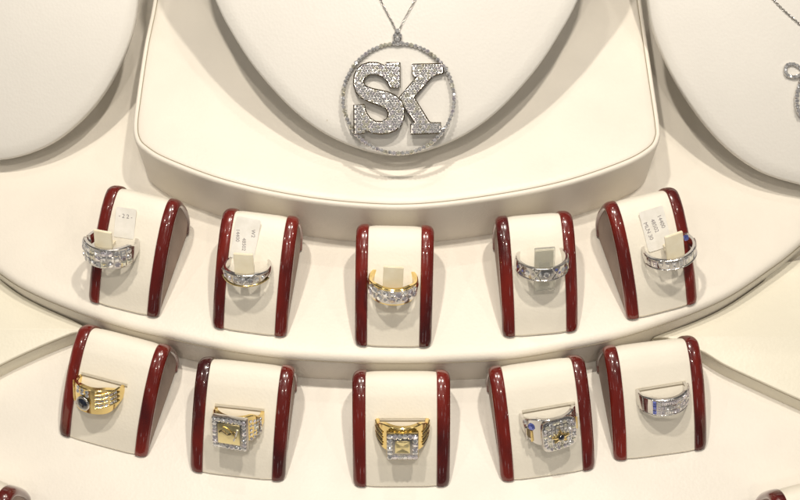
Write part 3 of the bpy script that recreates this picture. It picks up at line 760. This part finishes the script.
def letter(name, zc, z0, txt_key, th=.26):
    pts = [L2(330 + x / 3.571, 30 + y / 3.571) for x, y in zc]
    A = sum(pts[i].x * pts[(i + 1) % len(pts)].y - pts[(i + 1) % len(pts)].x * pts[i].y for i in range(len(pts)))
    if A < 0: pts.reverse()
    bm = bmesh.new()
    f_ = [bm.verts.new((p.x, p.y, (z0 + th) * CM)) for p in pts]; b_ = [bm.verts.new((p.x, p.y, z0 * CM)) for p in pts]
    n = len(pts)
    for q in range(n): bm.faces.new((b_[q], b_[(q + 1) % n], f_[(q + 1) % n], f_[q]))
    from mathutils.geometry import tessellate_polygon
    for tri in tessellate_polygon([[Vector((p.x, p.y, 0)) for p in pts]]):
        bm.faces.new([f_[k] for k in tri]); bm.faces.new([b_[k] for k in reversed(tri)])
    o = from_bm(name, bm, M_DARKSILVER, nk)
    # raised rim
    def inset_pt(i, d):
        p, a, b = pts[i], pts[i - 1], pts[(i + 1) % n]
        t1 = (p - a).normalized(); t2 = (b - p).normalized(); n1_ = Vector((-t1.y, t1.x, 0)); n2_ = Vector((-t2.y, t2.x, 0)); m_ = (n1_ + n2_).normalized()
        return p + m_ * d / max(.5, m_.dot(n1_))
    tube_obj('letter_rim', [Vector((p.x, p.y, (z0 + th) * CM)) for p in [inset_pt(i, .02 * CM) for i in range(n)]], .035 * CM, M_BRONZE, o, closed=True, k=5)
    # pavé field
    def inside(x, y):
        c = False; j = n - 1
        for i in range(n):
            if (pts[i].y > y) != (pts[j].y > y) and x < (pts[j].x - pts[i].x) * (y - pts[i].y) / (pts[j].y - pts[i].y) + pts[i].x: c = not c
            j = i
        return c
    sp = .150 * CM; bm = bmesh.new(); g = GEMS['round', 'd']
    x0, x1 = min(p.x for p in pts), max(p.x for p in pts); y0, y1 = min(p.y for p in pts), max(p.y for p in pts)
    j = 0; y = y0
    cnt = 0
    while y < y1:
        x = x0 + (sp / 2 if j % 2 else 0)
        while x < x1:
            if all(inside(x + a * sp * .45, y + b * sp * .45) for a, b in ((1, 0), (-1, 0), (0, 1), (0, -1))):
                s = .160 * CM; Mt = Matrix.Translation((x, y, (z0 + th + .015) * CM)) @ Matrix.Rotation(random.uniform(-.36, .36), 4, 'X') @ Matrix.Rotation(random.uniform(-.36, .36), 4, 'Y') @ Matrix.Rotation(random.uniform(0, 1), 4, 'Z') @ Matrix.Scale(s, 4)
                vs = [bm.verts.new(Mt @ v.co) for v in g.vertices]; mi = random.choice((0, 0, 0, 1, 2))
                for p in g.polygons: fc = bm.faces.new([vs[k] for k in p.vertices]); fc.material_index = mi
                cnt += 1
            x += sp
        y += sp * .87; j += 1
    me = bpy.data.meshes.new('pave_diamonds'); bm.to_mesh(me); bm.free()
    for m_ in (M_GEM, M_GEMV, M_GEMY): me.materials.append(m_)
    po = bpy.data.objects.new('pave_diamonds', me); COL.objects.link(po); po.parent = o
    po['kind'] = 'stuff'; print(name, 'stones', cnt)
    return o
def chaikin(p, it=2):
    for _ in range(it):
        q = []
        for i in range(len(p)):
            a, b = p[i], p[(i + 1) % len(p)]
            if (a[0] - b[0]) ** 2 + (a[1] - b[1]) ** 2 < 60: q.append(a); continue
            q += [(a[0] * .75 + b[0] * .25, a[1] * .75 + b[1] * .25), (a[0] * .25 + b[0] * .75, a[1] * .25 + b[1] * .75)]
        p = q
    return p
S_OUT = [(196, 128), (200, 117), (251, 117), (251, 208), (214, 209), (205, 188), (188, 170), (165, 161), (142, 162), (126, 172), (121, 186), (128, 200), (150, 209), (180, 215), (210, 222), (238, 236), (258, 256), (267, 284), (266, 315), (255, 342), (236, 360), (210, 371), (180, 374), (150, 370), (128, 359), (122, 371), (85, 373), (84, 268), (124, 266), (130, 292), (144, 314), (164, 326), (186, 327), (203, 316), (207, 298), (198, 282), (175, 271), (140, 259), (110, 244), (92, 224), (83, 196), (85, 165), (96, 140), (114, 124), (140, 116), (170, 117)]
K_OUT = [(293, 122), (404, 119), (406, 156), (376, 163), (366, 168), (302, 241), (354, 326), (362, 331), (396, 330), (398, 370), (287, 374), (287, 336), (300, 331), (244, 243), (308, 168), (293, 160)]
letter('letter_s', S_OUT, -.12, 's', .30)
letter('letter_k', K_OUT, -.20, 'k', .30)
# struts that tie the letters to the hoop
for a, b in (((353, 66), (358, 64)), ((441, 66), (448, 68)), ((352, 130), (355, 128)), ((438, 130), (446, 128))):
    tube_obj('strut', [L2(*a), L2(*b)], .06 * CM, M_SILVER, nk)
# bail and chain
bl = L2(397.5, 38)
tube_obj('bail', [bl + Vector((math.cos(a) * .17, math.sin(a) * .30, .10)) * CM for a in [2 * math.pi * q / 20 for q in range(20)]], .07 * CM, M_SILVER, nk, closed=True)
for dx, dy, s in ((0, .34, .26), (-.14, .12, .22), (.14, .12, .22), (0, -.10, .26), (-.2, -.28, .22), (.2, -.28, .22), (0, -.34, .2)):
    put_gem(nk, bl + Vector((dx, dy, .17)) * CM, Vector((0, 0, 1)), Vector((0, 1, 0)), s, s, 'round', 'd', 14)
def chain_along(B, parent, pts, r=.045, name='chain'):
    Mi = parent.matrix_world.inverted(); Q = []
    for u, v in pts:
        h = bust_hit(B, u, v)
        if h: Q.append(Mi @ (h[0] + h[1] * .07 * CM))
        elif Q: Q.append(Q[-1] + (Q[-1] - Q[-2]))
    Q = catmull(Q, 14, closed=False)
    # links: alternating flattened loops, one mesh
    L = [0]
    for a, b in zip(Q, Q[1:]): L.append(L[-1] + (b - a).length)
    step = .11 * CM; bm = bmesh.new(); s = 0; j = 0; k = 0
    while s < L[-1]:
        while j < len(L) - 2 and L[j + 1] < s: j += 1
        f = (s - L[j]) / max(1e-9, L[j + 1] - L[j]); p = Q[j].lerp(Q[j + 1], f); t = (Q[j + 1] - Q[j]).normalized()
        up = Vector((0, 0, 1)); x = t.cross(up).normalized(); y = x.cross(t)
        w = x if k % 2 else y
        tube_bm(bm, [p + t * math.cos(a) * .085 * CM + w * math.sin(a) * .05 * CM for a in [2 * math.pi * q / 8 for q in range(8)]], .02 * CM, 5, True)
        s += step; k += 1
    return from_bm(name, bm, M_SILVER, parent, smooth=True)
chain_along(B1, nk, [(397, 33), (392, 22), (385, 9), (378, -6), (366, -34), (350, -75), (335, -110)])
chain_along(B1, nk, [(398, 33), (403, 22), (409, 11), (417, -4), (429, -32), (444, -75), (460, -110)])
# ------------------------------------------------------------------ necklace with bow charm on the right bust
h3p = bust_hit(B3, 798, 80)
bk = empty('charm_necklace', h3p[0] + n3 * .12 * CM, Matrix((ex3, ey3, n3)).transposed()); tag(bk, 'silver chain necklace with a diamond bow charm at the right edge', 'necklace')
BI = bk.matrix_world.inverted()
def L3(u, v, dz=0): return BI @ on_plane(u, v, bk.matrix_world.translation + n3 * dz * CM, n3)
chain_along(B3, bk, [(806, 30), (792, 18), (780, 7), (766, -8), (745, -30), (725, -60)])
chain_along(B3, bk, [(806, 30), (822, 16), (838, 0), (855, -20), (870, -45)])
bow = [(800, 68), (793, 64), (787, 65), (785, 70), (787, 75), (794, 77), (800, 75), (806, 70), (812, 65), (819, 65), (821, 70), (818, 76), (811, 76), (804, 72)]
bw = catmull([L3(*p) for p in bow], 6)
tube_obj('bow', bw, .10 * CM, M_SILVER, bk, closed=True)
for q in range(0, len(bw), 3): put_gem(bk, bw[q] + Vector((0, 0, .09 * CM)), Vector((0, 0, 1)), Vector((0, 1, 0)), .21, .21, 'round', 'd', 12)
drop = catmull([L3(*p) for p in [(803, 78), (799, 86), (796.5, 96), (797, 106), (800, 114), (806, 114), (811, 106), (812, 96), (808, 86)]], 6)
tube_obj('drop', drop, .11 * CM, M_SILVER, bk, closed=True)
for q in range(0, len(drop), 3): put_gem(bk, drop[q] + Vector((0, 0, .10 * CM)), Vector((0, 0, 1)), Vector((0, 1, 0)), .27, .27, 'round', 'd', 12)
tube_obj('link', [L3(803, 32) , L3(803, 50), L3(803, 66)], .05 * CM, M_SILVER, bk)
for o in stands:
    if 'k' in o: del o['k']
